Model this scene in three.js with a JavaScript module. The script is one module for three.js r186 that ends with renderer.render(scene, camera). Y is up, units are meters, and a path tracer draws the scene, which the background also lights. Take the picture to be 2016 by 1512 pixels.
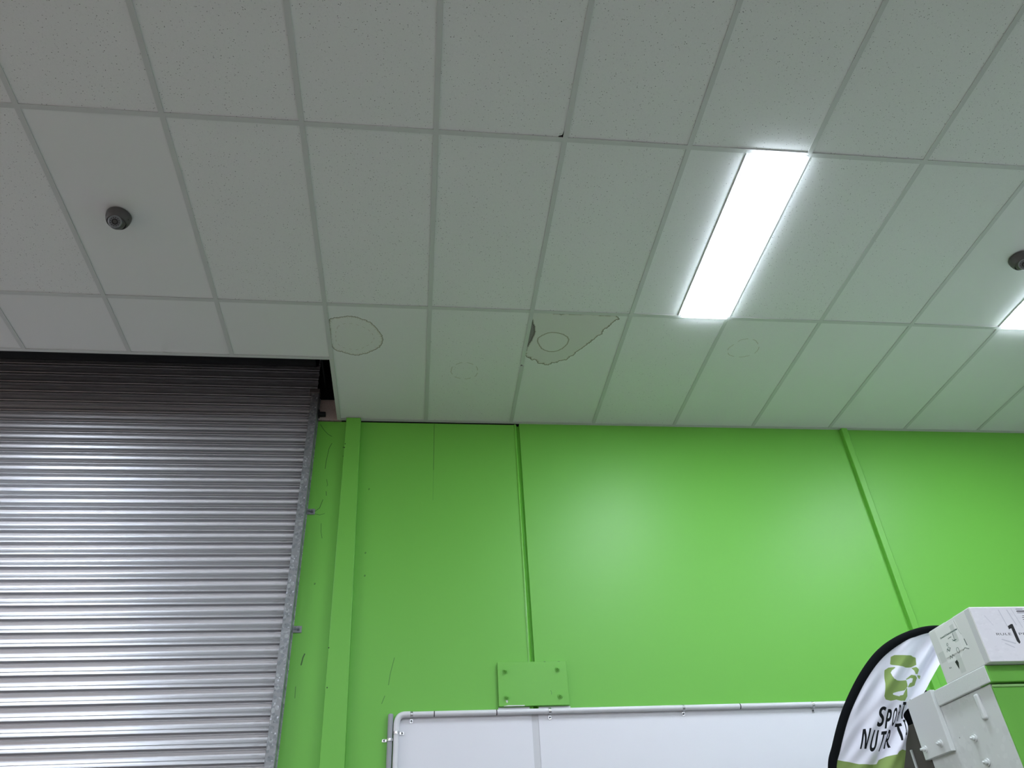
import * as THREE from 'three';
import { RoundedBoxGeometry } from 'three/addons/geometries/RoundedBoxGeometry.js';
import { RectAreaLightUniformsLib } from 'three/addons/lights/RectAreaLightUniformsLib.js';
import { mergeGeometries, mergeVertices, toCreasedNormals } from 'three/addons/utils/BufferGeometryUtils.js';

// ---------------------------------------------------------------- camera, light, exposure
const scene = new THREE.Scene();
scene.background = new THREE.Color(0x05070a);
const FOCAL = 1520.98;                                    // pixels, for a frame of 2016 x 1512
const camera = new THREE.PerspectiveCamera(2 * Math.atan(756 / FOCAL) * 180 / Math.PI, 2016 / 1512, 0.05, 60);
camera.position.set(1.764, 1.55, 4.575);
camera.rotation.set(0.63279, -0.1442, -0.06118, 'YXZ');
scene.add(camera);
const renderer = new THREE.WebGLRenderer({ antialias: true });
renderer.toneMapping = THREE.LinearToneMapping;
renderer.toneMappingExposure = 1.0;
renderer.shadowMap.enabled = true;
RectAreaLightUniformsLib.init();
const LAMP = { colour: new THREE.Color().setRGB(0.875, 0.96, 1.09), light: 16, glow: 28 };   // LED ceiling panels
// (x of the lamp's left side, z of its end towards the green wall); 0.3 m x 1.2 m each
const LAMPS = [[3.3, 1.2], [5.4, 1.2], [-1.2, 1.2],
  [-3.3, 1.2], [-3.3, 4.8], [-1.2, 4.8], [1.2, 4.8], [3.3, 4.8], [5.4, 4.8],  // unseen from this row on; outer ones added to even out the light
  [-3.3, 8.4], [-1.2, 8.4], [1.2, 8.4], [3.3, 8.4], [5.4, 8.4]];

// ---------------------------------------------------------------- helpers
const CEIL = 4.589, ROOF = 6.1, X0 = -4.2, X1 = 9, Z1 = 10.8;
let seed = 7;
const rnd = () => { seed = (seed * 1664525 + 1013904223) >>> 0; return seed / 4294967296; };
const rr = (a, b) => a + (b - a) * rnd();
const used = {};
function numbered(name) {
  const n = used[name] = (used[name] ?? -1) + 1;
  return n ? `${name}_${String(n).padStart(3, '0')}` : name;
}
const lin = (r, g, b) => new THREE.Color().setRGB(r, g, b);
const mat = (c, rough, o = {}) => new THREE.MeshStandardMaterial({ color: c, roughness: rough, metalness: 0, ...o });
function mesh(name, geometry, material, parent) {
  const m = new THREE.Mesh(geometry, material);
  m.name = numbered(name); m.castShadow = m.receiveShadow = true;
  parent.add(m); return m;
}
function group(name, parent = scene, pos = [0, 0, 0]) {
  const g = new THREE.Group(); g.name = numbered(name); g.position.set(...pos); parent.add(g); return g;
}
function structure(name) { const g = group(name); g.userData = { kind: 'structure' }; return g; }
function thing(name, label, category, pos, grp) {
  const g = group(name, scene, pos); g.userData = { label, category };
  if (grp) g.userData.group = grp;
  return g;
}
const box = (x0, x1, y0, y1, z0, z1) => new THREE.BoxGeometry(x1 - x0, y1 - y0, z1 - z0).translate((x0 + x1) / 2, (y0 + y1) / 2, (z0 + z1) / 2);
const rbox = (x0, x1, y0, y1, z0, z1, r = 0.003, s = 2) => new RoundedBoxGeometry(x1 - x0, y1 - y0, z1 - z0, s, r).translate((x0 + x1) / 2, (y0 + y1) / 2, (z0 + z1) / 2);
const cyl = (r, h, n = 20, r2 = r) => new THREE.CylinderGeometry(r2, r, h, n);
const join = (...g) => mergeGeometries(g.map((x) => { const y = x.index ? x.toNonIndexed() : x; return y; }));
function canvas(w, h, draw, srgb = true) {
  const c = document.createElement('canvas'); c.width = w; c.height = h;
  draw(c.getContext('2d'), w, h);
  const t = new THREE.CanvasTexture(c);
  if (srgb) t.colorSpace = THREE.SRGBColorSpace;
  t.anisotropy = 8; t.wrapS = t.wrapT = THREE.RepeatWrapping;
  return t;
}
// uv of a flat piece from two of its own coordinates, in the rectangle (a0,b0)-(a1,b1)
function planarUV(g, ax, bx, a0, a1, b0, b1) {
  const p = g.attributes.position, uv = new Float32Array(p.count * 2);
  for (let i = 0; i < p.count; i++) {
    uv[2 * i] = (p.getComponent(i, ax) - a0) / (a1 - a0); uv[2 * i + 1] = (p.getComponent(i, bx) - b0) / (b1 - b0);
  }
  g.setAttribute('uv', new THREE.BufferAttribute(uv, 2)); return g;
}
// grain: fine random speckle in a few tones of the colour itself
function grain(ctx, w, h, n, tones, r0, r1) {
  for (let i = 0; i < n; i++) {
    ctx.fillStyle = tones[Math.floor(rnd() * tones.length)];
    const r = rr(r0, r1); ctx.beginPath(); ctx.ellipse(rnd() * w, rnd() * h, r, r * rr(0.4, 1), rnd() * 3, 0, 7); ctx.fill();
  }
}
function scratch(ctx, pts, width, style) {
  ctx.strokeStyle = style; ctx.lineWidth = width; ctx.lineCap = 'round'; ctx.beginPath();
  pts.forEach(([x, y], i) => (i ? ctx.lineTo(x, y) : ctx.moveTo(x, y))); ctx.stroke();
}

// ---------------------------------------------------------------- materials
const GREEN = '#6db943';
const greenPaint = mat(GREEN, 0.46);
const whitePaint = mat('#e4e5ea', 0.42);
const greyPaint = mat('#d9dedb', 0.5);
const teePaint = mat('#c8cbc7', 0.55);
const tilePlain = mat('#e2e4e1', 0.9);
const rawConcrete = mat('#b9a79c', 0.9, { map: canvas(512, 512, (c, w, h) => {
  c.fillStyle = '#b9aaa0'; c.fillRect(0, 0, w, h);
  grain(c, w, h, 2600, ['#b09e92', '#c3b5ab', '#a59488'], 1, 4); grain(c, w, h, 40, ['#5e544d'], 1, 3);
}), color: 0xffffff });
const steelTex = canvas(512, 1024, (c, w, h) => {
  c.fillStyle = '#8d9091'; c.fillRect(0, 0, w, h);
  grain(c, w, h, 900, ['#83878a', '#989b9d', '#7d8183', '#a2a5a7'], 6, 22);
  grain(c, w, h, 70, ['#b9bcc2', '#c3c5cc'], 3, 9); grain(c, w, h, 40, ['#6d7072'], 2, 7);
});
const galvanised = mat(0xffffff, 0.5, { map: steelTex, metalness: 0.45 });
const bright = mat('#d9dadc', 0.25, { metalness: 0.9 });
const voidShade = mat('#15171a', 0.7, { metalness: 0.2 });  // near-black colour that paints in the darkness of the ceiling void
const blackCloth = new THREE.MeshPhysicalMaterial({ color: '#070a0d', roughness: 0.95, specularIntensity: 0.3 });
const pvcWhite = mat('#dfe0e3', 0.35);
const pvcGrey = mat('#9b9ea2', 0.4);
const blackPlastic = mat('#0c0d0e', 0.5);

// ---------------------------------------------------------------- room shell
const floor = structure('floor');
mesh('floor_slab', planarUV(box(X0 - 0.15, X1 + 0.15, -0.15, 0, -0.15, Z1 + 0.15), 0, 2, 0, 2, 0, 2),
  mat(0xffffff, 0.55, { map: canvas(1024, 1024, (c, w, h) => {
    c.fillStyle = '#706a67'; c.fillRect(0, 0, w, h);
    grain(c, w, h, 6000, ['#6b6562', '#76706d', '#65605d'], 1, 6);
  }) }), floor);

const wallLeft = structure('wall_left');
mesh('wall_panel', box(X0 - 0.15, X0, 0, ROOF, -0.15, Z1 + 0.15), mat('#c3a595', 0.6), wallLeft);
const wallRight = structure('wall_right');
mesh('wall_panel', box(X1, X1 + 0.15, 0, ROOF, -0.15, Z1 + 0.15), whitePaint, wallRight);
const wallFront = structure('wall_front');
mesh('wall_panel', box(X0, X1, 0, ROOF, Z1, Z1 + 0.15), mat('#d6cdc6', 0.6), wallFront);

// green wall of precast panels, white below the conduit
const PAINT = 4.576, SPLIT = 2.63, WHITE_X = 1.668;
const wall = structure('wall_back');
const J1 = [2.424, 2.462], J2 = 4.885;
// scuffed green paint of the first panel (print of marks only)
const scuffMap = canvas(1440, 2048, (c, w, h) => {
  const X = (x) => (x - 1.02) / (2.424 - 1.02) * w, Y = (y) => (PAINT - y) / (PAINT - 2.55) * h;
  c.fillStyle = GREEN; c.fillRect(0, 0, w, h);
  const dark = 'rgba(30,62,22,0.75)', soft = 'rgba(36,80,24,0.5)';
  const P = (l) => l.map(([x, y]) => [X(x), Y(y)]);
  scratch(c, P([[1.075, 4.55], [1.1, 4.51], [1.13, 4.475], [1.16, 4.455]]), 3.2, dark);
  scratch(c, P([[1.165, 4.4], [1.15, 4.36], [1.145, 4.31], [1.14, 4.26], [1.138, 4.2]]), 3.2, dark);
  scratch(c, P([[1.155, 4.12], [1.165, 4.08], [1.162, 4.07]]), 4, soft);
  scratch(c, P([[1.098, 3.88], [1.13, 3.91], [1.145, 3.97]]), 3.2, dark);
  scratch(c, P([[1.1, 3.87], [1.135, 3.86], [1.165, 3.87]]), 4, soft);
  scratch(c, P([[1.165, 4.0], [1.16, 4.03]]), 3.2, dark);
  scratch(c, P([[1.15, 3.8], [1.155, 3.74], [1.165, 3.7]]), 4, soft);
  scratch(c, P([[1.122, 2.92], [1.128, 2.96], [1.135, 2.98]]), 7, dark);
  scratch(c, P([[1.105, 2.8], [1.108, 2.74]]), 4, soft);
  scratch(c, P([[1.645, 2.95], [1.625, 2.86], [1.618, 2.8]]), 4, soft);
  scratch(c, P([[1.6, 2.74], [1.585, 2.7]]), 4, soft);
  // hairline crack below the ceiling
  scratch(c, P([[1.858, 4.57], [1.858, 4.45], [1.8575, 4.3], [1.8565, 4.2]]), 2.6, 'rgba(24,60,16,0.75)');
  scratch(c, P([[1.8565, 4.2], [1.856, 4.08], [1.855, 3.97]]), 1.8, 'rgba(36,84,24,0.45)');
  for (const [x, y] of [[1.245, 4.37], [1.25, 4.3], [1.435, 4.05], [1.44, 3.6], [1.445, 3.45], [1.29, 2.9], [1.15, 3.4]]) {
    c.fillStyle = soft; c.beginPath(); c.ellipse(X(x), Y(y), 5, 7, 0.3, 0, 7); c.fill();
  }
});
const scuffedGreen = mat(0xffffff, 0.46, { map: scuffMap });
const T = -0.15;
mesh('wall_panel', planarUV(box(1.02, J1[0], SPLIT, PAINT, T, 0), 0, 1, 1.02, 2.424, 2.55, PAINT), scuffedGreen, wall);
mesh('wall_panel', planarUV(box(1.02, WHITE_X, 0, SPLIT, T, 0), 0, 1, 1.2, 20, -9, -3), greenPaint, wall);
mesh('wall_panel', box(WHITE_X, J1[0], 0, SPLIT, T, 0), whitePaint, wall);
mesh('wall_panel', box(J1[1], J2, SPLIT, CEIL - 0.0015, T, 0), greenPaint, wall);
mesh('wall_panel', box(J1[1], J2, 0, SPLIT, T, 0), whitePaint, wall);
mesh('wall_panel', box(J2, X1, SPLIT, CEIL - 0.0015, T, 0), greenPaint, wall);
mesh('wall_panel', box(J2, X1, 0, SPLIT, T, 0), whitePaint, wall);
mesh('wall_panel', box(X0, -3.3, 0, PAINT, T, 0), greenPaint, wall);
// unpainted concrete above the ceiling line; lintel and rest coloured near black as void shade
mesh('concrete_panel', planarUV(box(1.02, 1.214, PAINT + 0.012, 4.76, T, 0.0), 0, 1, 0, 0.5, 0, 0.5), rawConcrete, wall);
mesh('concrete_panel', box(X0, X1, 4.772, ROOF, T, -0.03), voidShade, wall);
mesh('concrete_panel', box(1.214, X1, CEIL, 4.77, T, -0.012), voidShade, wall);
// sealant in the panel joint: a raised bead on the left, a hollow on the right
function bead(y0, y1) {
  const s = new THREE.Shape();
  const a = J1[0] - 0.001, b = J1[1] + 0.001;
  s.moveTo(a, -0.03); s.lineTo(a, 0.002); s.quadraticCurveTo(a + 0.003, 0.0075, a + 0.008, 0.007);
  s.quadraticCurveTo(a + 0.015, 0.006, a + 0.018, -0.006); s.quadraticCurveTo(a + 0.021, -0.021, a + 0.028, -0.021);
  s.lineTo(b - 0.004, -0.017); s.lineTo(b, -0.002); s.lineTo(b, -0.03); s.closePath();
  // shape is in (x, z): extrude along y
  const g = new THREE.ExtrudeGeometry(s, { depth: y1 - y0, bevelEnabled: false, curveSegments: 6 });
  g.rotateX(-Math.PI / 2).scale(1, 1, -1);
  g.translate(0, y0, 0);
  // scaling by -1 turns the faces inside out: turn them back
  const idx = []; const n = g.attributes.position.count;
  for (let i = 0; i < n; i += 3) idx.push(i, i + 2, i + 1);
  g.setIndex(idx); const h = g.toNonIndexed(); h.computeVertexNormals(); return toCreasedNormals(h, 0.6);
}
mesh('joint_sealant', bead(SPLIT, PAINT), mat(GREEN, 0.25), wall);
mesh('joint_sealant', rbox(J1[0] - 0.001, J1[1] + 0.001, 0, SPLIT, -0.03, -0.0035, 0.002), mat('#cfd0d3', 0.4), wall);
// raised strip that covers the second joint
mesh('joint_strip', rbox(J2, J2 + 0.048, SPLIT + 0.03, CEIL - 0.006, -0.01, 0.034, 0.006), greenPaint, wall);
// unpainted strips left showing under the bolted plate
mesh('paint_strip', box(2.237, 2.415, 2.636, 2.662, -0.002, 0.0015), whitePaint, wall);
mesh('paint_strip', box(2.468, 2.65, 2.636, 2.662, -0.002, 0.0015), whitePaint, wall);

const roof = structure('roof');
mesh('roof_slab', box(X0 - 0.15, X1 + 0.15, ROOF, ROOF + 0.15, -0.15, Z1 + 0.15), voidShade, roof);

// ---------------------------------------------------------------- ceiling
const ceiling = structure('ceiling');
const HALF = 0.0095;
function drawPinholes(c, w, h, n) {
  c.fillStyle = '#e2e4e1'; c.fillRect(0, 0, w, h);
  grain(c, w, h, 5000, ['#dfe1de', '#e5e7e4', '#dddfdc'], 2, 7);
  for (let i = 0; i < n; i++) {
    const g = Math.floor(rr(24, 82)), s = rr(1.1, 2.6);
    c.fillStyle = `rgb(${g},${g + 3},${g})`; c.beginPath();
    c.ellipse(rnd() * w, rnd() * h, s * rr(0.9, 1.7), s * 0.75, rnd() * Math.PI, 0, 7); c.fill();
  }
}
const pin = [980, 860, 900].map((n) => mat(0xffffff, 0.92, { map: canvas(1024, 2048, (c, w, h) => drawPinholes(c, w, h, n)) }));
const pinSparse = mat(0xffffff, 0.92, { map: canvas(1024, 2048, (c, w, h) => drawPinholes(c, w, h, 240)) });
// stains left by dried water: a ragged brown rim, copied where it lies on the tile
function stainMap(x0, holes, rings, bg = '#e2e4e1') {
  return canvas(1024, 2048, (c, w, h) => {
    if (holes) drawPinholes(c, w, h, holes);
    else { c.fillStyle = bg; c.fillRect(0, 0, w, h); grain(c, w, h, 3000, ['#dfe1de', '#e5e7e4'], 2, 7); }
    const X = (x) => (x - x0) / 0.6 * w, Y = (z) => z / 1.2 * h;      // z = 0 is at the wall
    for (const r of rings) {
      const loop = [], n = r.pts.length, jag = r.jag ?? 5; let ex = 0, ey = 0;
      for (let i = 0; i < n; i++) {
        const a = r.pts[i], b = r.pts[(i + 1) % n], pa = r.pts[(i + n - 1) % n], nb = r.pts[(i + 2) % n];
        for (let k = 0; k < 16; k++) {
          const t = k / 16, q = [0, 1].map((d) => 0.5 * (2 * a[d] + (b[d] - pa[d]) * t + (2 * pa[d] - 5 * a[d] + 4 * b[d] - nb[d]) * t * t + (3 * a[d] - pa[d] - 3 * b[d] + nb[d]) * t ** 3));
          ex = ex * 0.72 + rr(-jag, jag) * 0.55; ey = ey * 0.72 + rr(-jag, jag) * 0.55;
          loop.push([X(q[0]) + ex + rr(-jag, jag) * 0.35, Y(q[1]) + ey + rr(-jag, jag) * 0.35]);
        }
      }
      const trace = () => { c.beginPath(); loop.forEach(([x, y], i) => (i ? c.lineTo(x, y) : c.moveTo(x, y))); c.closePath(); };
      if (r.fill) { trace(); c.fillStyle = r.fill; c.fill(); }
      c.lineJoin = 'round';
      trace(); c.strokeStyle = r.halo ?? 'rgba(150,128,96,0.22)'; c.lineWidth = r.haloWidth ?? 26; c.save(); c.clip(); c.stroke(); c.restore();
      trace(); c.strokeStyle = r.rim; c.lineWidth = r.width ?? 7; c.setLineDash(r.dash ?? []); c.stroke(); c.setLineDash([]);
      c.strokeStyle = r.rim; c.lineWidth = 2.5;
      if (r.comb) for (let i = 0; i < loop.length; i += 3) {             // little inward runs of the ragged rim
        const [x, y] = loop[i]; const m = loop.reduce((s, q) => [s[0] + q[0] / loop.length, s[1] + q[1] / loop.length], [0, 0]);
        const L = rr(10, 38) / Math.hypot(m[0] - x, m[1] - y);
        c.globalAlpha = 0.5; c.beginPath(); c.moveTo(x, y); c.lineTo(x + (m[0] - x) * L, y + (m[1] - y) * L); c.stroke(); c.globalAlpha = 1;
      }
    }
  });
}
const stainA = mat(0xffffff, 0.9, { map: stainMap(1.2, 0, [
  { pts: [[1.215, 1.06], [1.27, 1.085], [1.34, 1.099], [1.41, 1.075], [1.469, 1.028], [1.51, 0.95], [1.516, 0.88], [1.492, 0.814], [1.43, 0.76], [1.359, 0.732], [1.28, 0.755], [1.213, 0.801], [1.207, 0.93]], fill: 'rgba(170,160,120,0.07)', rim: 'rgba(78,80,60,0.62)', width: 6, jag: 9, comb: true },
  { pts: [[1.26, 1.0], [1.36, 1.03], [1.46, 0.95], [1.45, 0.86], [1.36, 0.79], [1.25, 0.84]], rim: 'rgba(120,100,70,0.3)', width: 5, dash: [30, 40], halo: 'rgba(0,0,0,0)' }]) });
const stainB = mat(0xffffff, 0.9, { map: stainMap(2.4, 0, [
  { pts: [[2.408, 1.19], [2.6, 1.186], [2.91, 1.182], [2.9, 1.12], [2.868, 1.052], [2.82, 0.96], [2.772, 0.884], [2.694, 0.767], [2.62, 0.715], [2.557, 0.692], [2.49, 0.72], [2.44, 0.756], [2.41, 0.80], [2.406, 1.0]], fill: 'rgba(150,142,108,0.13)', rim: 'rgba(74,76,56,0.66)', width: 7, jag: 15, comb: true },
  { pts: [[2.468, 0.935], [2.5, 0.99], [2.558, 1.012], [2.63, 0.99], [2.664, 0.944], [2.645, 0.87], [2.587, 0.825], [2.51, 0.85]], fill: 'rgba(226,228,225,0.3)', rim: 'rgba(98,90,62,0.5)', width: 9, jag: 5, halo: 'rgba(98,90,62,0.12)' },
  { pts: [[2.404, 1.12], [2.428, 1.08], [2.442, 1.0], [2.43, 0.92], [2.415, 0.86], [2.404, 0.84]], fill: 'rgba(70,58,62,0.55)', rim: 'rgba(90,80,70,0.3)', width: 16, jag: 8, halo: 'rgba(30,20,20,0.2)' }]) });
const stainC = mat(0xffffff, 0.92, { map: stainMap(1.8, 300, [
  { pts: [[1.95, 0.6], [1.97, 0.66], [2.033, 0.69], [2.1, 0.66], [2.125, 0.6], [2.1, 0.54], [2.042, 0.515], [1.975, 0.54]], rim: 'rgba(130,122,90,0.30)', width: 9, dash: [80, 50], halo: 'rgba(0,0,0,0)' }]) });
const stainD = mat(0xffffff, 0.92, { map: stainMap(3.6, 0, [
  { pts: [[3.707, 0.892], [3.73, 0.96], [3.777, 1.008], [3.85, 1.0], [3.905, 0.928], [3.89, 0.86], [3.825, 0.829], [3.75, 0.84]], rim: 'rgba(130,122,90,0.30)', width: 9, dash: [120, 60], halo: 'rgba(0,0,0,0)' }]) });
const tileMats = { s: [tilePlain], p: pin, q: [pinSparse], a: [stainA], b: [stainB], c: [stainC], d: [stainD] };
// column k covers x = 0.6 k .. 0.6 k + 0.6; index i = k + 3
const spec = [
  { '-3': 's', '-2': 's', '-1': 's', 0: 's', 1: 's', 2: 'a', 3: 'c', 4: 'b', 5: 'q', 6: 'd', 7: 's', 8: 's', 9: 's', 10: 's', 11: 's', 12: 's' },
  { '-3': 'p', '-2': 'Lq', '-1': 'p', 0: 's', 1: 'p', 2: 'p', 3: 'p', 4: 'p', 5: 'Rq', 6: 'p', 7: 'q', 8: 's', 9: 'Ls', 10: 'q', 11: 'q', 12: 'q' },
  { '-3': 'p', '-2': 'p', '-1': 'p', 0: 'p', 1: 'p', 2: 'p', 3: 'p', 4: 'p', 5: 'p', 6: 'p', 7: 'p', 8: 'p', 9: 'p', 10: 'p', 11: 'p', 12: 'p' }];
const RECESS_X = 1.2, RECESS_Z = 0.69, TILE = 0.014;
function tile(x0, x1, z0, z1, kind, r, k) {
  const ms = tileMats[kind], m = ms[Math.abs(r * 5 + k * 2) % ms.length];
  const gap = 0.006, lift = 0.0012 + 0.0012 * ((Math.abs(k * 7 + r * 3) % 5) / 5);
  let g;
  if (r === 2 && k === 3) {                                  // the tile with a broken corner
    const s = new THREE.Shape();
    const a = x0 + gap, b = x1 - gap, c = z0 + gap, d = z1 - gap;
    s.moveTo(a, c); s.lineTo(b - 0.030, c); s.lineTo(b - 0.026, c + 0.012); s.lineTo(b - 0.011, c + 0.017); s.lineTo(b - 0.006, c + 0.042); s.lineTo(b, c + 0.046); s.lineTo(b, d); s.lineTo(a, d); s.closePath();
    g = new THREE.ExtrudeGeometry(s, { depth: TILE, bevelEnabled: false }).rotateX(Math.PI / 2).translate(0, TILE, 0);
  } else g = box(x0 + gap, x1 - gap, 0, TILE, z0 + gap, z1 - gap);
  planarUV(g, 0, 2, x0, x0 + 0.6, r * 1.2 + 1.2, r * 1.2);
  g.translate(0, CEIL + lift, 0);
  const t = mesh('ceiling_tile', g, m, ceiling);
  return t;
}
for (let r = 0; r < 3; r++) for (let k = -3; k <= 12; k++) {
  let s = spec[r][k]; let x0 = 0.6 * k, x1 = x0 + 0.6; const z0 = 1.2 * r + (r === 0 && k < 2 ? RECESS_Z : 0);
  if (s[0] === 'R') { s = s[1]; x1 -= 0.3; } else if (s[0] === 'L') { s = s[1]; x0 += 0.3; }
  tile(x0, x1, z0, 1.2 * r + 1.2, s, r, k);
}
// the rest of the ceiling, all outside the photograph: plain boards round the lamps
function board(x0, x1, z0, z1) { mesh('ceiling_board', box(x0, x1, CEIL, CEIL + TILE, z0, z1), tilePlain, ceiling); }
board(X0, -1.8, RECESS_Z, 1.2); board(X0, -3.3, 1.2, 2.4); board(-3, -1.8, 1.2, 2.4); board(X0, -1.8, 2.4, 3.6); board(7.8, X1, 0, 3.6);
for (const [z0, z1] of [[3.6, 4.8], [6, 8.4], [9.6, Z1]]) board(X0, X1, z0, z1);
for (const z of [4.8, 8.4]) { let x = X0; for (const [lx] of LAMPS.filter((l) => l[1] === z)) { board(x, lx, z, z + 1.2); x = lx + 0.3; } board(x, X1, z, z + 1.2); }
// exposed grid: the long bars run from the wall, the short ones between them
const TEE = 0.012, TH = 0.0025;
const flange = (x0, x1, z0, z1) => join(box(x0, x1, CEIL - TH, CEIL + 0.0005, z0, z1), box((x0 + x1) / 2 - (z1 - z0 > x1 - x0 ? 0.001 : (x1 - x0) / 2), (x0 + x1) / 2 + (z1 - z0 > x1 - x0 ? 0.001 : (x1 - x0) / 2), CEIL, CEIL + 0.03, z1 - z0 > x1 - x0 ? z0 : (z0 + z1) / 2 - 0.001, z1 - z0 > x1 - x0 ? z1 : (z0 + z1) / 2 + 0.001));
for (let k = -3; k <= 13; k++) {
  const x = 0.6 * k;
  if (k === 4) {                                              // this bar is cut short of the wall and a second one butts against it with a gap
    mesh('main_tee', flange(x - TEE, x + TEE, 0.688, 3.6), teePaint, ceiling);
    mesh('main_tee', flange(x - TEE + 0.004, x + TEE + 0.003, 0.01, 0.672), teePaint, ceiling);
  } else mesh('main_tee', flange(x - TEE, x + TEE, k < 2 ? RECESS_Z : 0.01, 3.6), teePaint, ceiling);
}
for (let r = 1; r <= 2; r++) for (let k = -3; k <= 12; k++)
  mesh('cross_tee', flange(0.6 * k + TEE, 0.6 * k + 0.6 - TEE, 1.2 * r - TEE, 1.2 * r + TEE), teePaint, ceiling);
// half-tile bars beside the lamps
for (const [x, z] of LAMPS.slice(0, 3)) {
  const right = Math.abs((x / 0.6) % 1) > 0.2;
  mesh('cross_tee', flange(right ? x - 0.012 : x + 0.300, right ? x : x + 0.312, z + TEE, z + 1.2 - TEE), teePaint, ceiling);
}
// wall angle along the green wall and round the opening over the door
mesh('wall_angle', join(box(RECESS_X, X1, CEIL - 0.003, CEIL, 0.003, 0.026), box(RECESS_X, X1, CEIL - 0.003, CEIL + 0.024, 0.0008, 0.0032)), teePaint, ceiling);
mesh('wall_angle', join(box(X0, RECESS_X - 0.012, CEIL - 0.003, CEIL, RECESS_Z - 0.002, RECESS_Z + 0.02), box(X0, RECESS_X - 0.012, CEIL - 0.003, CEIL + 0.03, RECESS_Z - 0.004, RECESS_Z - 0.002)), teePaint, ceiling);
mesh('wall_angle', join(box(RECESS_X - 0.014, RECESS_X + 0.012, CEIL - 0.0035, CEIL - 0.002, 0.01, RECESS_Z), box(RECESS_X - 0.014, RECESS_X - 0.012, CEIL - 0.003, CEIL + 0.03, 0.01, RECESS_Z)), teePaint, ceiling);

// ---------------------------------------------------------------- LED ceiling panels
const lampGlow = mat('#ffffff', 0.4, { emissive: LAMP.colour, emissiveIntensity: LAMP.glow });
const lampFrame = mat('#e9eaec', 0.35);
function lamp(x, z, label) {
  const g = thing('ceiling_light', label, 'ceiling light', [x + 0.15, CEIL, z + 0.6], 'LED panels in the ceiling grid');
  const w = 0.148, d = 0.596, f = 0.007;
  mesh('frame', join(box(-w, -w + f, -0.004, 0.012, -d, d), box(w - f, w, -0.004, 0.012, -d, d), box(-w + f, w - f, -0.004, 0.012, -d, -d + f), box(-w + f, w - f, -0.004, 0.012, d - f, d)), lampFrame, g);
  mesh('diffuser', new RoundedBoxGeometry(2 * (w - f) - 0.001, 0.032, 2 * (d - f) - 0.001, 3, 0.004).translate(0, -0.001, 0), lampGlow, g);
  mesh('housing', box(-w + 0.004, w - 0.004, 0.012, 0.03, -d + 0.004, d - 0.004), mat('#bfc1c3', 0.5), g);
  const l = new THREE.RectAreaLight(LAMP.colour, LAMP.light, 2 * (w - f), 2 * (d - f));
  l.rotation.x = -Math.PI / 2; l.position.y = -0.0195; g.add(l);
  return g;
}
LAMPS.forEach(([x, z], i) => {
  lamp(x, z, i === 0 ? 'glowing white LED ceiling panel, seen whole, between the pinhole tiles' : i === 1 ? 'glowing white LED ceiling panel cut off by the right edge of the photo'
    : i === 2 ? 'glowing white LED ceiling panel past the left edge, over the roller door end' : `unseen LED ceiling panel outside the photo, ${['beside the green wall', 'above the photographer', 'in the back row'][Math.round((z - 1.2) / 3.6)]}, ${['first', 'second', 'third', 'fourth', 'fifth'][Math.round((x + 3.3) / 2.1)]} from the left`);
});

// ---------------------------------------------------------------- roller door
const door = structure('door_1');
const PITCH = 0.0776, DX0 = -3.25, DX1 = 1.03, DZ = 0.03;
const prof = [[0, 0.0105], [0.0008, 0.0085], [0.0012, 0.0], [0.0018, -0.008], [0.004, -0.013], [0.0105, -0.013], [0.0142, -0.010], [0.0155, -0.001], [0.0166, 0.0030], [0.018, 0.0038], [0.0225, 0.0029], [0.0295, 0.0012], [0.036, 0.0006], [0.043, 0.0018], [0.05, 0.0042], [0.0545, 0.0052], [0.0562, 0.0040], [0.0572, 0.0033], [0.0582, 0.0040], [0.0595, 0.0062], [0.064, 0.0085], [0.07, 0.0102], [0.0755, 0.011], [PITCH, 0.0105]];
const doorTex = canvas(2048, 64, (c, w, h) => {
  c.fillStyle = '#ffffff'; c.fillRect(0, 0, w, h);
  for (let i = 0; i < 260; i++) { c.fillStyle = `rgba(70,70,70,${rr(0.008, 0.025)})`; c.fillRect(rnd() * w, rnd() * h, rr(60, 500), rr(0.5, 2)); }
  for (let i = 0; i < 60; i++) {                            // grease streaks next to the guide
    const x = w - 12 - Math.pow(rnd(), 2) * 36;
    c.fillStyle = `rgba(40,38,36,${rr(0.03, 0.11)})`; c.beginPath(); c.ellipse(x, rnd() * h, rr(3, 12), rr(0.4, 1.2), 0, 0, 7); c.fill();
  }
});
const curtain = mat('#c2c3c6', 0.4, { metalness: 0.75, map: doorTex });
function slatGeometry(shift) {
  const pos = [], uv = [], idx = [], n = prof.length, L = DX1 - DX0;
  for (let j = 0; j < 2; j++) prof.forEach(([y, z], i) => {
    pos.push(j ? DX1 : DX0, -y, z); uv.push((j ? 1 : 0), shift + i / n * 0.9);
  });
  for (let i = 0; i < n - 1; i++) idx.push(i, i + 1, n + i, n + i, i + 1, n + i + 1);
  const half = pos.length / 3;                                // back sheet, 2 mm behind
  for (let k = 0; k < half; k++) { pos.push(pos[3 * k], pos[3 * k + 1], pos[3 * k + 2] - 0.0012); uv.push(uv[2 * k], uv[2 * k + 1]); }
  for (let i = 0; i < n - 1; i++) idx.push(half + i, half + n + i, half + i + 1, half + n + i, half + n + i + 1, half + i + 1);
  for (let i = 0; i < n - 1; i++) { const a = n + i, b = n + i + 1; idx.push(a, b, a + half, b, b + half, a + half); }
  const g = new THREE.BufferGeometry();
  g.setAttribute('position', new THREE.Float32BufferAttribute(pos, 3)); g.setAttribute('uv', new THREE.Float32BufferAttribute(uv, 2));
  g.setIndex(idx); return toCreasedNormals(g, 0.3);
}
const slats = [0, 0.13, 0.31, 0.47, 0.68].map(slatGeometry);
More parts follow.
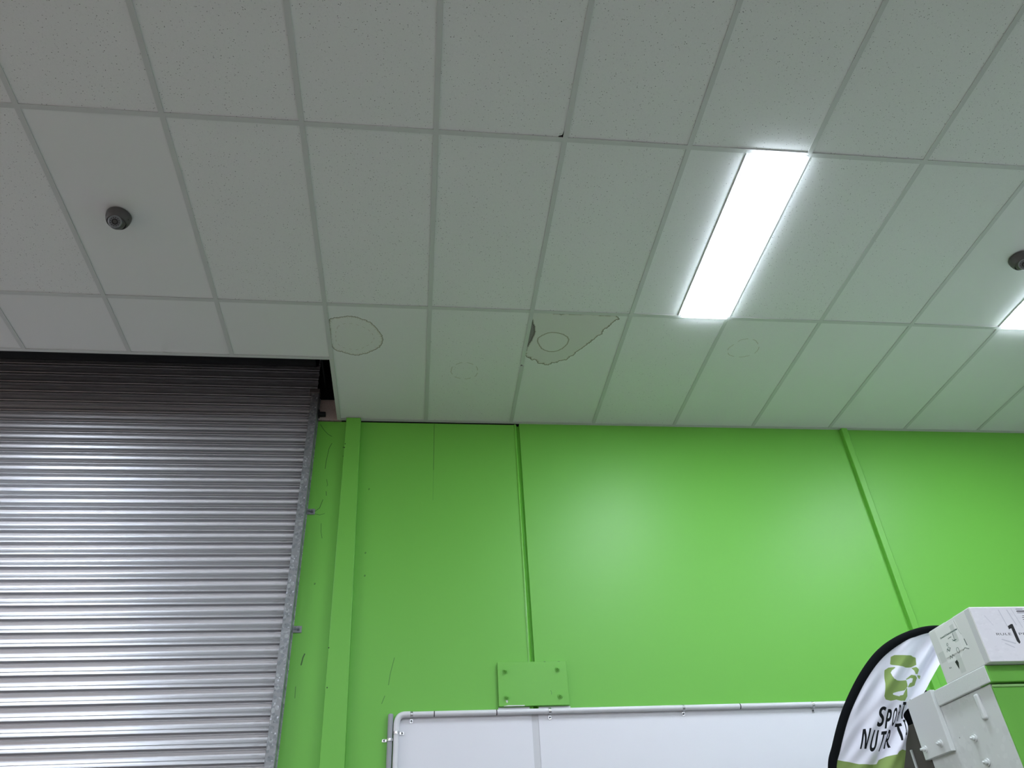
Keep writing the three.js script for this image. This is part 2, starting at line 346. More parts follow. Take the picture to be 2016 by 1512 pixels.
const TOP = 2.339 + 1.55 - 0.004 + PITCH * 17;                // a dark groove lies at 3.889 m
for (let i = 0, y = TOP; y > 0.09; i++, y -= PITCH) {
  const s = mesh('slat', slats[i % slats.length], curtain, door); s.position.set(0, y, DZ);
}
mesh('bottom_rail', rbox(DX0, DX1, 0.005, 0.09, DZ - 0.012, DZ + 0.02, 0.004), galvanised, door);
function guide(x0, x1, xs) {                                   // channel: flange seen from the room, back flange and web
  const y0 = 0.0, y1 = 4.765, zf = 0.074;
  const web = xs > 0 ? [x1 - 0.004, x1] : [x0, x0 + 0.004];
  const g = join(rbox(x0, x1, y0, y1, zf - 0.005, zf, 0.002), box(x0, x1, y0, y1, 0.0006, 0.005), box(web[0], web[1], y0, y1, 0.005, zf - 0.005), rbox(xs > 0 ? x1 - 0.003 : x0 - 0.006, xs > 0 ? x1 + 0.006 : x0 + 0.003, y0, y1, 0.0006, 0.006, 0.002));
  planarUV(g, 0, 1, 0, 0.35, 0, 0.7);
  return mesh('guide_rail', g, galvanised, door);
}
guide(1.0, 1.051, 1); guide(-3.28, -3.2, -1);
mesh('guide_cap', rbox(0.985, 1.056, 4.765, 4.80, 0.02, 0.08, 0.003), mat('#6b6663', 0.6, { metalness: 0.3 }), door);
// fixing cleats between guide and wall
for (const y of [3.881, 3.122, 2.3, 1.4, 0.5]) {
  const c = mesh('cleat', join(rbox(1.049, 1.104, y - 0.02, y + 0.02, 0.001, 0.006, 0.002), rbox(1.047, 1.053, y - 0.02, y + 0.02, 0.001, 0.04, 0.002)), galvanised, door);
  mesh('bolt', join(cyl(0.011, 0.003).rotateX(Math.PI / 2).translate(1.085, y, 0.0075), cyl(0.007, 0.008, 6).rotateX(Math.PI / 2).translate(1.085, y, 0.012), cyl(0.004, 0.016, 10).rotateX(Math.PI / 2).translate(1.085, y, 0.016), cyl(0.007, 0.006, 6).rotateX(Math.PI / 2).translate(1.066, y + 0.004, 0.0085)), mat('#777b7e', 0.4, { metalness: 0.7 }), c);
}
// the roll that the curtain winds on, coloured near black for the dark above the ceiling, and its bracket
mesh('roll', (() => {
  const pts = [], n = 40; for (let i = 0; i <= n; i++) { const a = i / n * Math.PI * 2; pts.push(new THREE.Vector2(0.19 + 0.012 * (i % 4 < 2 ? 1 : 0), a)); }
  const s = new THREE.Shape(pts.map((p) => new THREE.Vector2(Math.cos(p.y) * p.x, Math.sin(p.y) * p.x)));
  return new THREE.ExtrudeGeometry(s, { depth: DX1 - DX0, bevelEnabled: false }).rotateY(Math.PI / 2).translate(DX0, 5.089, 0.275);
})(), voidShade, door);
mesh('roll_bracket', join(box(1.075, 1.085, 4.87, 5.5, 0.0, 0.5), box(1.03, 1.085, 5.06, 5.11, 0.25, 0.3)), voidShade, door);
mesh('lug', join(rbox(1.056, 1.105, 4.612, 4.636, 0.0, 0.035, 0.003), rbox(1.056, 1.064, 4.6, 4.645, 0.0, 0.05, 0.003)), mat('#26282a', 0.6, { metalness: 0.4 }), door);

// ---------------------------------------------------------------- post beside the door
{
  const p = thing('cover_strip', 'tall green cover strip standing proud of the wall beside the roller door guide', 'wall strip', [1.25, 0, 0]);
  const s = new THREE.Shape();                                  // widens downwards
  const yT = CEIL - 0.0045, yB = 0.0, xl = (y) => 0.001 + 0.0122 * (yT - y), xr = (y) => 0.1 + 0.0267 * (yT - y);
  s.moveTo(xl(yB), yB); s.lineTo(xr(yB), yB); s.lineTo(xr(yT), yT); s.lineTo(xl(yT), yT); s.closePath();
  const g = new THREE.ExtrudeGeometry(s, { depth: 0.038, bevelEnabled: true, bevelThickness: 0.003, bevelSize: 0.003, bevelSegments: 2, bevelOffset: -0.003 });
  g.translate(0, 0, 0.0032);
  mesh('strip', g, mat(GREEN, 0.45), p);
  for (const [x, y] of [[0.006, 4.37], [0.004, 4.34], [0.02, 3.0], [0.03, 2.78]]) mesh('chip', rbox(x, x + 0.006, y - 0.004, y + 0.004, 0.042, 0.0446, 0.001), mat('#1c3a14', 0.8), p);
}

// ---------------------------------------------------------------- bolted joint plates
function boltGeometry(k = 1) {
  return join(cyl(0.017 * k, 0.004, 24).translate(0, 0.002, 0), cyl(0.0112 * k, 0.010, 6).translate(0, 0.009, 0), cyl(0.0062 * k, 0.01, 14, 0.0056 * k).translate(0, 0.018, 0)).rotateX(Math.PI / 2);
}
{
  const W = 0.406, Hh = 0.245, D = 0.014;
  const t = thing('joint_plate', 'flat green steel plate with four bolts across the wall joint above the white wall', 'wall plate', [2.239, 2.664, 0]);
  const map = canvas(1024, 640, (c, w, h) => {
    c.fillStyle = GREEN; c.fillRect(0, 0, w, h);
    const wt = 'rgba(236,238,238,0.95)';
    c.fillStyle = wt; c.fillRect(120, h - 12, 250, 12); c.beginPath(); c.moveTo(70, h - 5); c.lineTo(130, h - 14); c.lineTo(370, h - 10); c.lineTo(370, h); c.lineTo(70, h); c.fill();
    c.beginPath(); c.moveTo(100, h - 100); c.lineTo(116, h - 84); c.lineTo(132, h - 98); c.lineTo(128, h - 52); c.lineTo(114, h - 48); c.lineTo(104, h - 70); c.fill();
    scratch(c, [[760, 430], [772, 460], [768, 486]], 4, 'rgba(20,50,16,0.8)');
    scratch(c, [[690, 4], [712, 5]], 7, 'rgba(20,50,16,0.8)'); scratch(c, [[900, 5], [930, 4]], 6, 'rgba(20,50,16,0.6)');
  });
  const g = new RoundedBoxGeometry(W, Hh, D, 2, 0.0025).translate(W / 2, Hh / 2, D / 2 + 0.008);
  mesh('plate', planarUV(g, 0, 1, 0, W, 0, Hh), mat(0xffffff, 0.38, { map }), t);
  mesh('packer', box(0.004, W - 0.004, 0.004, Hh - 0.004, 0.0002, 0.008), mat('#3d6d24', 0.6), t);
  for (const [x, y] of [[0.045, 0.195], [0.352, 0.200], [0.047, 0.05], [0.355, 0.05]]) mesh('bolt', boltGeometry(), greenPaint, t).position.set(x, y, D + 0.008);
}

// ---------------------------------------------------------------- conduits on the wall
const saddle = (() => {                                          // half-strap saddle with its screw tab, for a horizontal pipe; tab hangs down
  const R = 0.0175, s = new THREE.Shape(); s.absarc(0, 0, R, -Math.PI * 0.45, Math.PI * 0.5, false); s.absarc(0, 0, R - 0.002, Math.PI * 0.5, -Math.PI * 0.45, true);
  const strap = new THREE.ExtrudeGeometry(s, { depth: 0.014, bevelEnabled: false, curveSegments: 10 }).rotateY(-Math.PI / 2).scale(1, 1, 1).translate(0.007, 0, 0);
  const tab = rbox(-0.008, 0.008, -0.042, -0.015, -0.016, -0.0135, 0.001);
  const screw = cyl(0.0055, 0.004, 6).rotateX(Math.PI / 2).translate(0, -0.031, -0.012);
  return { strap: join(strap, tab), screw };
})();
function clip(parent, x, y, z, turn) {
  const c = mesh('clip', saddle.strap, bright, parent); c.position.set(x, y, z); c.rotation.z = turn;
  mesh('screw', saddle.screw, mat('#55585a', 0.4, { metalness: 0.7 }), c);
}
{
  const y = 2.634, z = 0.0175, R = 0.0148, xv = 1.672;
  const t = thing('conduit', 'white plastic conduit along the top of the white wall, bending down at its left end', 'conduit', [xv, 0, 0]);
  const pipe = (x0, x1) => cyl(R, x1 - x0, 24).rotateZ(Math.PI / 2).translate((x0 + x1) / 2 - xv, y, z);
  const ends = [1.725, 1.877, 2.225, 3.647, 6.8];
  for (let i = 0; i < 4; i++) mesh('pipe', pipe(ends[i] + (i ? 0.002 : 0), ends[i + 1] - 0.002), pvcWhite, t);
  for (const x of ends.slice(1, 4)) mesh('seam_ring', cyl(R + 0.0006, 0.0052, 24).rotateZ(Math.PI / 2).translate(x - xv, y, z), blackPlastic, t);
  mesh('pipe', cyl(R, 2.56, 24).translate(0, 1.28, z), pvcWhite, t);
  const path = new THREE.CurvePath();
  path.add(new THREE.LineCurve3(new THREE.Vector3(0, y - 0.085, z), new THREE.Vector3(0, y - 0.05, z)));
  path.add(new THREE.QuadraticBezierCurve3(new THREE.Vector3(0, y - 0.05, z), new THREE.Vector3(0.002, y, z), new THREE.Vector3(0.045, y, z)));
  path.add(new THREE.LineCurve3(new THREE.Vector3(0.045, y, z), new THREE.Vector3(0.075, y, z)));
  mesh('elbow', join(new THREE.TubeGeometry(path, 40, R + 0.0022, 20), cyl(R + 0.0022, 0.001, 20).translate(0, y - 0.0855, z)), pvcWhite, t);
  for (const x of [1.752, 2.527, 3.306, 4.093, 4.9]) clip(t, x - xv, y, z, 0);
  clip(t, 0, 2.541, z, Math.PI / 2); clip(t, 0, 1.6, z, Math.PI / 2);
}
{
  const z = 0.0168, x = 1.638, R = 0.0145;
  const t = thing('conduit', 'grey plastic conduit standing upright at the left edge of the white wall', 'conduit', [x, 0, 0]);
  mesh('pipe', join(cyl(R, 2.635, 24).translate(0, 1.3175, z), new THREE.SphereGeometry(R, 20, 8, 0, Math.PI * 2, 0, Math.PI / 2).scale(1, 0.4, 1).translate(0, 2.635, z)), pvcGrey, t);
  clip(t, 0, 2.506, z, -Math.PI / 2); clip(t, 0, 1.5, z, -Math.PI / 2);
}

// ---------------------------------------------------------------- low painted enclosure at the right
const low = structure('wall_enclosure');
const EX = 3.908, EZ = 1.792, ETOP = 2.27;
const whiteWorn = mat(0xffffff, 0.5, { map: canvas(1024, 1024, (c, w, h) => {
  c.fillStyle = '#d9dedb'; c.fillRect(0, 0, w, h); grain(c, w, h, 1600, ['#d5dad7', '#dde2df'], 3, 14); grain(c, w, h, 26, ['#b9bebb', '#8b8f8d'], 1, 3);
}) });
mesh('side_panel', planarUV(box(EX, EX + 0.08, 0, ETOP, 1.275, EZ - 0.006), 2, 1, 0, 1.2, 0, 1.2), whiteWorn, low);
mesh('side_panel', planarUV(box(EX, EX + 0.08, 0, ETOP - 0.012, 0.80, 1.269), 2, 1, 0, 0.5, 0, 0.5), mat('#57524d', 0.9), low);  // darker brown-grey colour stands in for the shade behind the flag
mesh('front_panel', box(EX + 0.0015, 6.6, 0, ETOP - 0.012, EZ - 0.08, EZ), greenPaint, low);
mesh('roof_panel', box(EX + 0.08, 6.6, ETOP - 0.05, ETOP - 0.002, 0.88, EZ - 0.08), greyPaint, low);
mesh('back_panel', box(EX + 0.08, 6.6, 0, ETOP - 0.012, 0.80, 0.88), greyPaint, low);
mesh('cap_side', rbox(3.897, 3.952, 2.272, 2.333, 1.456, 1.808, 0.004), whiteWorn, low);
mesh('cap_front', rbox(3.899, 6.6, 2.271, 2.332, 1.735, 1.812, 0.004), greenPaint, low);
mesh('cap_infill', box(3.95, 6.6, 2.272, 2.329, 1.46, 1.74), greyPaint, low);
mesh('caulk', new THREE.CapsuleGeometry(0.006, 2.66, 4, 8).rotateZ(Math.PI / 2).translate(5.245, 2.262, EZ + 0.001), mat('#9fd482', 0.4), low);
mesh('end_trim', rbox(EX - 0.006, EX + 0.004, 1.0, 2.168, 1.146, 1.158, 0.002), mat('#cfd3d1', 0.45), low);
mesh('pipe_stub', rbox(EX - 0.012, EX + 0.005, 2.165, 2.258, 1.682, 1.708, 0.008, 3), whiteWorn, low);
for (const [y, z] of [[2.123, 1.591], [2.034, 1.612]]) mesh('anchor_bolt', boltGeometry(0.8), greyPaint, low).position.set(EX - 0.0005, y, z);
low.children.slice(-2).forEach((b) => (b.rotation.y = -Math.PI / 2));
{
  const t = thing('joint_plate', 'pale grey steel plate with two bolts on the low painted enclosure beside the flag', 'wall plate', [EX, 2.106, 1.262]);
  mesh('plate', rbox(-0.022, -0.0005, 0, 0.233, 0, 0.19, 0.002), greyPaint, t);
  for (const [y, z] of [[0.038, 0.026], [0.037, 0.141]]) { const b = mesh('bolt', boltGeometry(0.82), greyPaint, t); b.position.set(-0.022, y, z); b.rotation.y = -Math.PI / 2; }
}

// ---------------------------------------------------------------- cardboard box
{
  const x0 = 3.9, w = 0.52, y0 = 2.3335, h = 0.208, z1 = 1.85, d = 0.295;
  const t = thing('cardboard_box', 'white cardboard carton with black print standing on top of the low painted enclosure', 'box', [x0, y0, z1 - d]);
  const map = canvas(2048, 1024, (c, W, H) => {                // left half: front print; right half: left side
    c.fillStyle = '#eeeef2'; c.fillRect(0, 0, W, H);
    grain(c, W, H, 500, ['#ebebef', '#f1f1f5'], 5, 30);
    const k = 1230 / w;                                        // front: pixels per metre across, 1230 px wide
    const X = (x) => (x - x0) * k, Y = (y) => (y0 + h - y) / h * H;
    // tape and scuffs
    c.strokeStyle = 'rgba(205,206,214,0.8)';
    for (const [a, b, q, r, lw] of [[4.02, 2.53, 4.03, 2.45, 8], [4.055, 2.53, 4.068, 2.47, 10], [4.075, 2.535, 4.09, 2.46, 6], [3.95, 2.51, 3.972, 2.47, 5], [3.985, 2.415, 4.03, 2.4, 22], [3.99, 2.40, 4.02, 2.385, 14]]) { c.lineWidth = lw; c.lineCap = 'round'; c.beginPath(); c.moveTo(X(a), Y(b)); c.lineTo(X(q), Y(r)); c.stroke(); }
    c.fillStyle = '#3c3d3f';
    const wide = (str, x, wd) => { c.save(); c.translate(X(x), Y(2.4315)); c.font = '60px sans-serif'; c.scale(wd * k / c.measureText(str).width, 1); c.fillText(str, 0, 0); c.restore(); };
    wide('RULE', 3.966, 0.066); wide('PROTEINS', 4.06, 0.138);
    c.fillStyle = '#16181a';
    c.beginPath(); c.moveTo(X(4.03), Y(2.466)); c.lineTo(X(4.047), Y(2.474)); c.lineTo(X(4.054), Y(2.474)); c.lineTo(X(4.054), Y(2.404)); c.lineTo(X(4.047), Y(2.398)); c.lineTo(X(4.041), Y(2.408)); c.lineTo(X(4.041), Y(2.458)); c.lineTo(X(4.03), Y(2.454)); c.closePath(); c.fill();
    // bar label in the upper right
    c.fillStyle = '#33353a';
    [[2.533, 9, 0.03], [2.5265, 22, 0.2], [2.519, 9, 0.2], [2.507, 10, 0.13], [2.5, 9, 0.16], [2.492, 9, 0.12], [2.484, 7, 0.15]].forEach(([y, lw, len], i) => c.fillRect(X(4.094 + (i > 2 ? 0.012 : 0) + (i === 3 ? 0.004 : 0)), Y(y), len * k, lw));
    // left side
    const L = 1240, k2 = (W - L) / d, XS = (z) => L + (z - (z1 - d)) * k2;
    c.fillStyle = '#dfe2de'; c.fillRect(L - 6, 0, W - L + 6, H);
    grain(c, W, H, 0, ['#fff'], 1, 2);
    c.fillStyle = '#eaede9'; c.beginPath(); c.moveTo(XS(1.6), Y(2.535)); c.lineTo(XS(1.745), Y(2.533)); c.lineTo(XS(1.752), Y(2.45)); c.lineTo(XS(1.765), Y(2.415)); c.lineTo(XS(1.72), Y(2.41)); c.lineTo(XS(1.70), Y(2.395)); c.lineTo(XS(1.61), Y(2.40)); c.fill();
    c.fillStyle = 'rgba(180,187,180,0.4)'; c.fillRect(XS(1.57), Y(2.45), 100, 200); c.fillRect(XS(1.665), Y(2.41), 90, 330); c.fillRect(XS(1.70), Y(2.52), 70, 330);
    c.fillStyle = '#2f4a44';
    c.fillRect(XS(1.62), Y(2.495), 320, 10); for (let i = 0; i < 26; i++) c.fillRect(XS(1.62) + i * 12.5, Y(2.4985) + rr(-6, 6), 8, 16);
    for (let i = 0; i < 6; i++) c.fillRect(XS(1.665) + i * 11, Y(2.482) + rr(-4, 4), 8, 16);
    c.strokeStyle = '#34524b'; c.lineWidth = 7; c.lineCap = 'round';
    const loop = (z, y, rx, ry, a) => { c.beginPath(); c.ellipse(XS(z), Y(y), rx, ry, a, 0, 6.3); c.stroke(); };
    loop(1.648, 2.444, 15, 40, 0.1); loop(1.648, 2.462, 12, 26, 0.2); loop(1.697, 2.424, 20, 52, 0.05);
    scratch(c, [[XS(1.63), Y(2.438)], [XS(1.637), Y(2.448)], [XS(1.643), Y(2.438)], [XS(1.66), Y(2.446)]], 8, '#34524b');
    scratch(c, [[XS(1.632), Y(2.41)], [XS(1.64), Y(2.42)], [XS(1.645), Y(2.41)], [XS(1.655), Y(2.42)], [XS(1.662), Y(2.412)]], 8, '#34524b');
    scratch(c, [[XS(1.688), Y(2.47)], [XS(1.7), Y(2.46)], [XS(1.703), Y(2.49)], [XS(1.7), Y(2.46)], [XS(1.708), Y(2.464)]], 7, '#34524b');
    scratch(c, [[XS(1.69), Y(2.464)], [XS(1.71), Y(2.462)]], 14, '#34524b');
    scratch(c, [[XS(1.755), Y(2.45)], [XS(1.758), Y(2.425)]], 12, '#3c4f4a');
    scratch(c, [[XS(1.725), Y(2.415)], [XS(1.74), Y(2.42)], [XS(1.76), Y(2.41)]], 16, '#8c9690');
    scratch(c, [[XS(1.735), Y(2.53)], [XS(1.745), Y(2.48)], [XS(1.75), Y(2.47)]], 4, '#8a918c');
    c.font = 'bold 40px sans-serif'; c.fillStyle = '#3c4f4a'; c.fillText('RL', XS(1.605), Y(2.378));
    c.fillStyle = '#141617'; c.beginPath(); c.moveTo(XS(1.652), Y(2.392)); c.lineTo(XS(1.668), Y(2.396)); c.lineTo(XS(1.672), Y(2.384)); c.lineTo(XS(1.662), Y(2.36)); c.fill();
  });
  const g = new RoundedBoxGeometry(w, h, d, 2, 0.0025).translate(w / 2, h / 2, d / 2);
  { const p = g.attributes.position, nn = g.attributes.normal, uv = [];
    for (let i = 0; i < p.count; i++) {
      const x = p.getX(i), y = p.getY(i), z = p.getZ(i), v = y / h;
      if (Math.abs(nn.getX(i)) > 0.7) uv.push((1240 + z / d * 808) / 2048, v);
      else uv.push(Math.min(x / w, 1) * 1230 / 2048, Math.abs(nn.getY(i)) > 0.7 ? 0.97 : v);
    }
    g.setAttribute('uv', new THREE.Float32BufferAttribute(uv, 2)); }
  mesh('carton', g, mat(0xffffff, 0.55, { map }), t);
  mesh('packing_tape', join(box(-0.0006, 0.0002, 0.004, h - 0.002, d - 0.034, d - 0.006), box(0.003, w - 0.003, h - 0.0002, h + 0.0006, d / 2 - 0.03, d / 2 + 0.03)), mat('#e6e7ea', 0.2, { transparent: true, opacity: 0.55 }), t);
  mesh('flap', join(box(0.004, w - 0.004, h - 0.0005, h + 0.0025, 0.004, d / 2 - 0.031), box(0.004, w - 0.004, h - 0.0005, h + 0.0025, d / 2 + 0.031, d - 0.004)), mat('#dcdcdf', 0.6), t);
  mesh('label_sheet', rbox(-0.0014, 0.0002, 0.085, h - 0.008, 0.055, 0.175, 0.0004, 1), mat(0xffffff, 0.5, { map }), t);
  const ls = t.children[t.children.length - 1].geometry, lp = ls.attributes.position, lu = [];
  for (let i = 0; i < lp.count; i++) lu.push((1240 + lp.getZ(i) / d * 808) / 2048, lp.getY(i) / h);
  ls.setAttribute('uv', new THREE.Float32BufferAttribute(lu, 2));
}

// ---------------------------------------------------------------- feather flag
{
  const FZ = 1.25;
  const t = thing('feather_flag', 'white feather flag with black sleeve and green tub logo leaning behind the low painted enclosure', 'flag', [3.41, 0, FZ]);
  const ox = 3.41;
  const sleeveMid = [[3.40, 0.75], [3.415, 1.25], [3.44, 1.75], [3.476, 2.093], [3.516, 2.167], [3.586, 2.28], [3.658, 2.372], [3.744, 2.464], [3.838, 2.544], [3.931, 2.598], [4.026, 2.635], [4.116, 2.6565], [4.19, 2.66], [4.26, 2.645], [4.32, 2.60]];
  const right = [[3.70, 0.75], [3.73, 1.25], [3.76, 1.75], [3.795, 2.082], [3.832, 2.163], [3.872, 2.263], [3.886, 2.30], [3.93, 2.334], [3.979, 2.369], [4.038, 2.429], [4.104, 2.494], [4.15, 2.535], [4.21, 2.575], [4.265, 2.595], [4.315, 2.59]];
  const C1 = new THREE.CatmullRomCurve3(sleeveMid.map(([x, y]) => new THREE.Vector3(x - ox, y, 0)), false, 'centripetal');
  const C2 = new THREE.CatmullRomCurve3(right.map(([x, y]) => new THREE.Vector3(x - ox, y, 0)), false, 'centripetal');
  const at = (C, s) => C.getPoint(s);
  const NU = 70, NV = 200, pos = [], uv = [], idx = [];
  const UX0 = 3.38, UX1 = 4.34, UY0 = 1.78, UY1 = 2.74;
  // folds run from the upper right down to the lower left
  const relief = (x, y, u) => {
    const q = (x - 3.9) * 0.72 - (y - 2.35) * 0.69;              // across the folds
    const along = (x - 3.9) * 0.69 + (y - 2.35) * 0.72;
    let z = 0;
    z += 0.022 * Math.exp(-(((q - 0.055) / 0.022) ** 2)) - 0.03 * Math.exp(-(((q - 0.017) / 0.02) ** 2));
    z += 0.012 * Math.exp(-(((q - 0.10) / 0.02) ** 2)) - 0.012 * Math.exp(-(((q + 0.045) / 0.03) ** 2));
    z += 0.009 * Math.sin(q * 62 + along * 5) * Math.exp(-(((q + 0.12) / 0.12) ** 2));
    z += 0.003 * Math.sin(q * 120 - along * 14);
    return z * Math.min(1, u * 5) - 0.05 * Math.max(0, u - 0.86) * Math.max(0, u - 0.86) * 20 * Math.max(0, Math.min(1, (2.4 - y) * 6));
  };
  for (let j = 0; j <= NV; j++) {
    const s = j / NV, a = at(C1, s), b = at(C2, s);
    for (let i = 0; i <= NU; i++) {
      const u = i / NU, x = a.x + (b.x - a.x) * u, y = a.y + (b.y - a.y) * u;
      pos.push(x, y, relief(x + ox, y, u));
      uv.push((x + ox - UX0) / (UX1 - UX0), (y - UY0) / (UY1 - UY0));
    }
  }
  const S = NU + 1;
  for (let j = 0; j < NV; j++) for (let i = 0; i < NU; i++) { const a = j * S + i; idx.push(a, a + 1, a + S, a + 1, a + S + 1, a + S); }
  const g = new THREE.BufferGeometry();
  g.setAttribute('position', new THREE.Float32BufferAttribute(pos, 3)); g.setAttribute('uv', new THREE.Float32BufferAttribute(uv, 2));
  g.setIndex(idx); g.computeVertexNormals();
  const map = canvas(2048, 2048, (c, w, h) => {
    const X = (x) => (x - UX0) / (UX1 - UX0) * w, Y = (y) => (UY1 - y) / (UY1 - UY0) * h;
    c.fillStyle = '#dcdde6'; c.fillRect(0, 0, w, h);
    const poly = (pts, fill) => { c.fillStyle = fill; c.beginPath(); pts.forEach(([x, y], i) => (i ? c.lineTo(X(x), Y(y)) : c.moveTo(X(x), Y(y)))); c.closePath(); c.fill(); };
    const smooth = (pts, fill, lw = 16) => { c.lineJoin = 'round'; c.lineWidth = lw; c.strokeStyle = fill; poly(pts, fill); c.stroke(); };
    const lg = '#839a58';
    // tub: lid, body outline with two panels, scoop
    smooth([[3.899, 2.534], [3.915, 2.54], [3.94, 2.538], [3.97, 2.536], [4.0, 2.539], [4.02, 2.534], [4.006, 2.504], [3.985, 2.497], [3.95, 2.495], [3.92, 2.496], [3.886, 2.506]], lg);
    smooth([[3.849, 2.478], [3.87, 2.488], [3.893, 2.488], [3.876, 2.478], [3.866, 2.468], [3.864, 2.45], [3.868, 2.437], [3.887, 2.432], [3.935, 2.434], [3.93, 2.41], [3.912, 2.395], [3.88, 2.391], [3.851, 2.384], [3.848, 2.374], [3.86, 2.371], [3.885, 2.366], [3.883, 2.352], [3.862, 2.358], [3.83, 2.352], [3.806, 2.356], [3.803, 2.367], [3.828, 2.42]], lg, 10);
    smooth([[3.987, 2.487], [4.002, 2.489], [4.008, 2.478], [3.998, 2.462], [3.99, 2.463], [3.99, 2.476]], lg, 10);
    smooth([[3.968, 2.456], [3.985, 2.452], [3.994, 2.446], [3.975, 2.418], [3.95, 2.409], [3.935, 2.407], [3.948, 2.42], [3.962, 2.425], [3.972, 2.443], [3.958, 2.446], [3.94, 2.44]], lg, 8);
    smooth([[4.0, 2.455], [4.02, 2.457], [4.012, 2.446]], lg, 8);
    smooth([[3.884, 2.37], [3.9, 2.372], [3.925, 2.40], [3.918, 2.37], [3.9, 2.352], [3.885, 2.352]], lg, 8);
    // letters: each is placed with its own corner, lean and width, as the cloth carries them
    const letter = (ch, tl, bl, width, cut) => {
      c.save();
      const x0 = X(bl[0]), y0 = Y(bl[1]), dx = X(tl[0]) - x0, dy = Y(tl[1]) - y0, wd = X(UX0 + width);
      c.transform(wd / 100, cut ?? -wd * 0.04 / 100, -dx / 100, -dy / 100, x0, y0);   // unit box 100 x 100, y down is negative height
      c.font = 'bold 137px sans-serif'; c.fillStyle = '#0e1214';
      const m = c.measureText(ch).width; c.scale(100 / m, 1); c.fillText(ch, 0, 0);
      c.restore();
    };
    letter('S', [3.762, 2.325], [3.722, 2.247], 0.043);
    letter('P', [3.803, 2.318], [3.759, 2.238], 0.031);
    letter('O', [3.838, 2.322], [3.795, 2.249], 0.021);
    letter('R', [3.866, 2.335], [3.833, 2.270], 0.013);
    letter('T', [3.890, 2.347], [3.858, 2.28], 0.022);
    letter('S', [3.925, 2.357], [3.892, 2.30], 0.016);
    letter('N', [3.660, 2.240], [3.615, 2.160], 0.043);
    letter('U', [3.705, 2.234], [3.655, 2.150], 0.038);
    letter('T', [3.746, 2.229], [3.700, 2.152], 0.026);
    letter('R', [3.778, 2.235], [3.738, 2.163], 0.026);
    letter('T', [3.828, 2.262], [3.794, 2.184], 0.028);
    letter('I', [3.868, 2.276], [3.832, 2.205], 0.009);
    // green wave along the foot of the print
    smooth([[3.38, 2.122], [3.5, 2.121], [3.55, 2.114], [3.6, 2.103], [3.65, 2.101], [3.69, 2.105], [3.705, 2.12], [3.73, 2.128], [3.765, 2.13], [3.778, 2.142], [3.80, 2.15], [3.9, 2.15], [3.9, 1.78], [3.38, 1.78]], lg, 4);
  });
  map.wrapS = map.wrapT = THREE.ClampToEdgeWrapping;
  mesh('cloth', g, new THREE.MeshPhysicalMaterial({ map, roughness: 0.85, side: THREE.DoubleSide, specularIntensity: 0.35 }), t);
  // black sleeve: a flattened tube along the curve
  const sp = [], si = [], M = 160, K = 12;
  for (let j = 0; j <= M; j++) {
    const s = j / M, p = at(C1, s), d = C1.getTangent(s), n = new THREE.Vector3(-d.y, d.x, 0);
    const hw = 0.0185 * (s < 0.62 ? 1 : 1 - 0.35 * (s - 0.62) / 0.38);
    for (let k = 0; k < K; k++) { const a = k / K * Math.PI * 2; sp.push(p.x + n.x * Math.cos(a) * hw, p.y + n.y * Math.cos(a) * hw, 0.011 * Math.sin(a)); }
  }
  for (let j = 0; j < M; j++) for (let k = 0; k < K; k++) { const a = j * K + k, b = j * K + (k + 1) % K; si.push(a, a + K, b, b, a + K, b + K); }
  const sg = new THREE.BufferGeometry(); sg.setAttribute('position', new THREE.Float32BufferAttribute(sp, 3)); sg.setIndex(si); sg.computeVertexNormals();
  mesh('sleeve', sg, blackCloth, t);
  mesh('pole', cyl(0.009, 0.9, 14).translate(-0.012, 0.47, 0), mat('#2a2c2e', 0.4, { metalness: 0.4 }), t);
  mesh('ground_base', join(rbox(-0.3, 0.27, 0.0, 0.025, -0.03, 0.03, 0.006), rbox(-0.045, 0.025, 0.0, 0.028, -0.3, 0.3, 0.006), cyl(0.02, 0.08, 16).translate(-0.012, 0.06, 0)), mat('#1c1d1f', 0.5), t);
  mesh('dark_gap_patch', rbox(0.47, 0.576, 2.2595, 2.345, -0.075, -0.069, 0.002), blackCloth, t);  // added black patch standing in for the dark gap behind the plate
  mesh('strap', new THREE.TubeGeometry(new THREE.CatmullRomCurve3([new THREE.Vector3(0.625, 2.42, -0.07), new THREE.Vector3(0.645, 2.385, -0.07), new THREE.Vector3(0.665, 2.345, -0.07), new THREE.Vector3(0.70, 2.29, -0.07)]), 20, 0.008, 8), blackCloth, t);
}

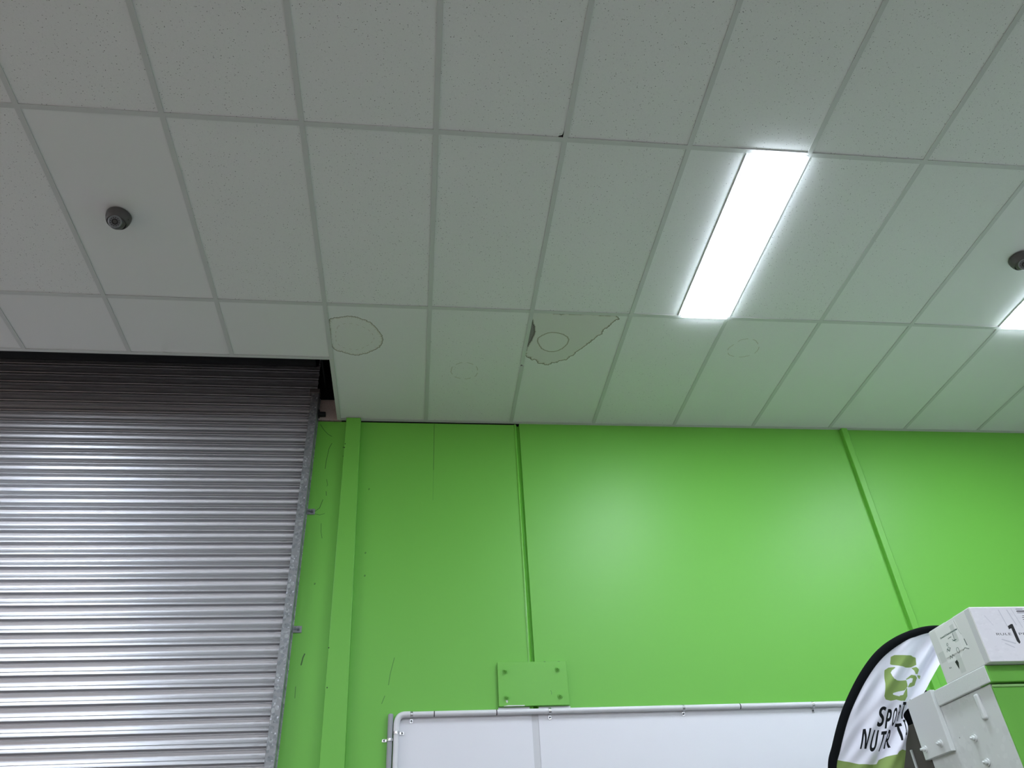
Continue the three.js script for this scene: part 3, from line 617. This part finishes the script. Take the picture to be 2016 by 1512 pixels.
// ---------------------------------------------------------------- security cameras
function securityCamera(label, x, z, turn) {
  const t = thing('security_camera', label, 'security camera', [x, CEIL, z], 'dome cameras on plain ceiling tiles');
  t.rotation.y = turn;
  const shell = mat('#4a4845', 0.45), face = mat('#77797a', 0.4), glass = mat('#050607', 0.35);
  // housing: a rounded base that swells to a collar round the ball
  const hp = [[0.0, 0], [0.056, 0], [0.059, -0.004], [0.0592, -0.012], [0.0575, -0.026], [0.0535, -0.041], [0.0485, -0.052], [0.045, -0.0555], [0.0435, -0.053], [0.042, -0.042]].map(([r, y]) => new THREE.Vector2(r, y));
  mesh('housing', new THREE.LatheGeometry(hp.reverse(), 40), shell, t);
    const ball = mesh('eyeball', new THREE.SphereGeometry(0.0415, 36, 24), shell, t);
  ball.position.set(0, -0.047, 0.004);
  ball.rotation.set(0.88, -0.12, 0);                             // +z of the ball looks out into the room and down
  const disc = (r0, r1, z0, z1) => new THREE.LatheGeometry([[r0, z0], [r0, z1], [r1, z1], [r1, z0]].map(([a, b]) => new THREE.Vector2(a, b)), 36).rotateX(Math.PI / 2);
  mesh('bezel', disc(0.0262, 0.0300, 0.028, 0.0405), mat('#96999b', 0.3, { metalness: 0.5 }), ball);
  mesh('face_plate', cyl(0.0264, 0.003, 36).rotateX(Math.PI / 2).translate(0, 0, 0.037), face, ball);
  mesh('lens', join(disc(0.0115, 0.0138, 0.037, 0.042), cyl(0.0116, 0.002, 30).rotateX(Math.PI / 2).translate(0, 0, 0.0392)), glass, ball);
  for (let i = 0; i < 12; i++) { const a = i / 12 * Math.PI * 2; mesh('led', cyl(0.0024, 0.0015, 10).rotateX(Math.PI / 2).translate(Math.cos(a) * 0.0198, Math.sin(a) * 0.0198, 0.039), glass, ball); }
  mesh('screw', cyl(0.0032, 0.003, 12).rotateX(Math.PI / 2).translate(0.046, -0.038, 0.027), blackPlastic, t);
  return t;
}
securityCamera('dark dome security camera on a plain tile above the roller door', 0.252, 1.80, 0.35);
securityCamera('dark dome security camera cut off by the right edge of the photo', 5.125, 1.80, -0.5);

scene.traverse((o) => { if (o.isLight) o.castShadow = !o.isRectAreaLight; });
renderer.render(scene, camera);
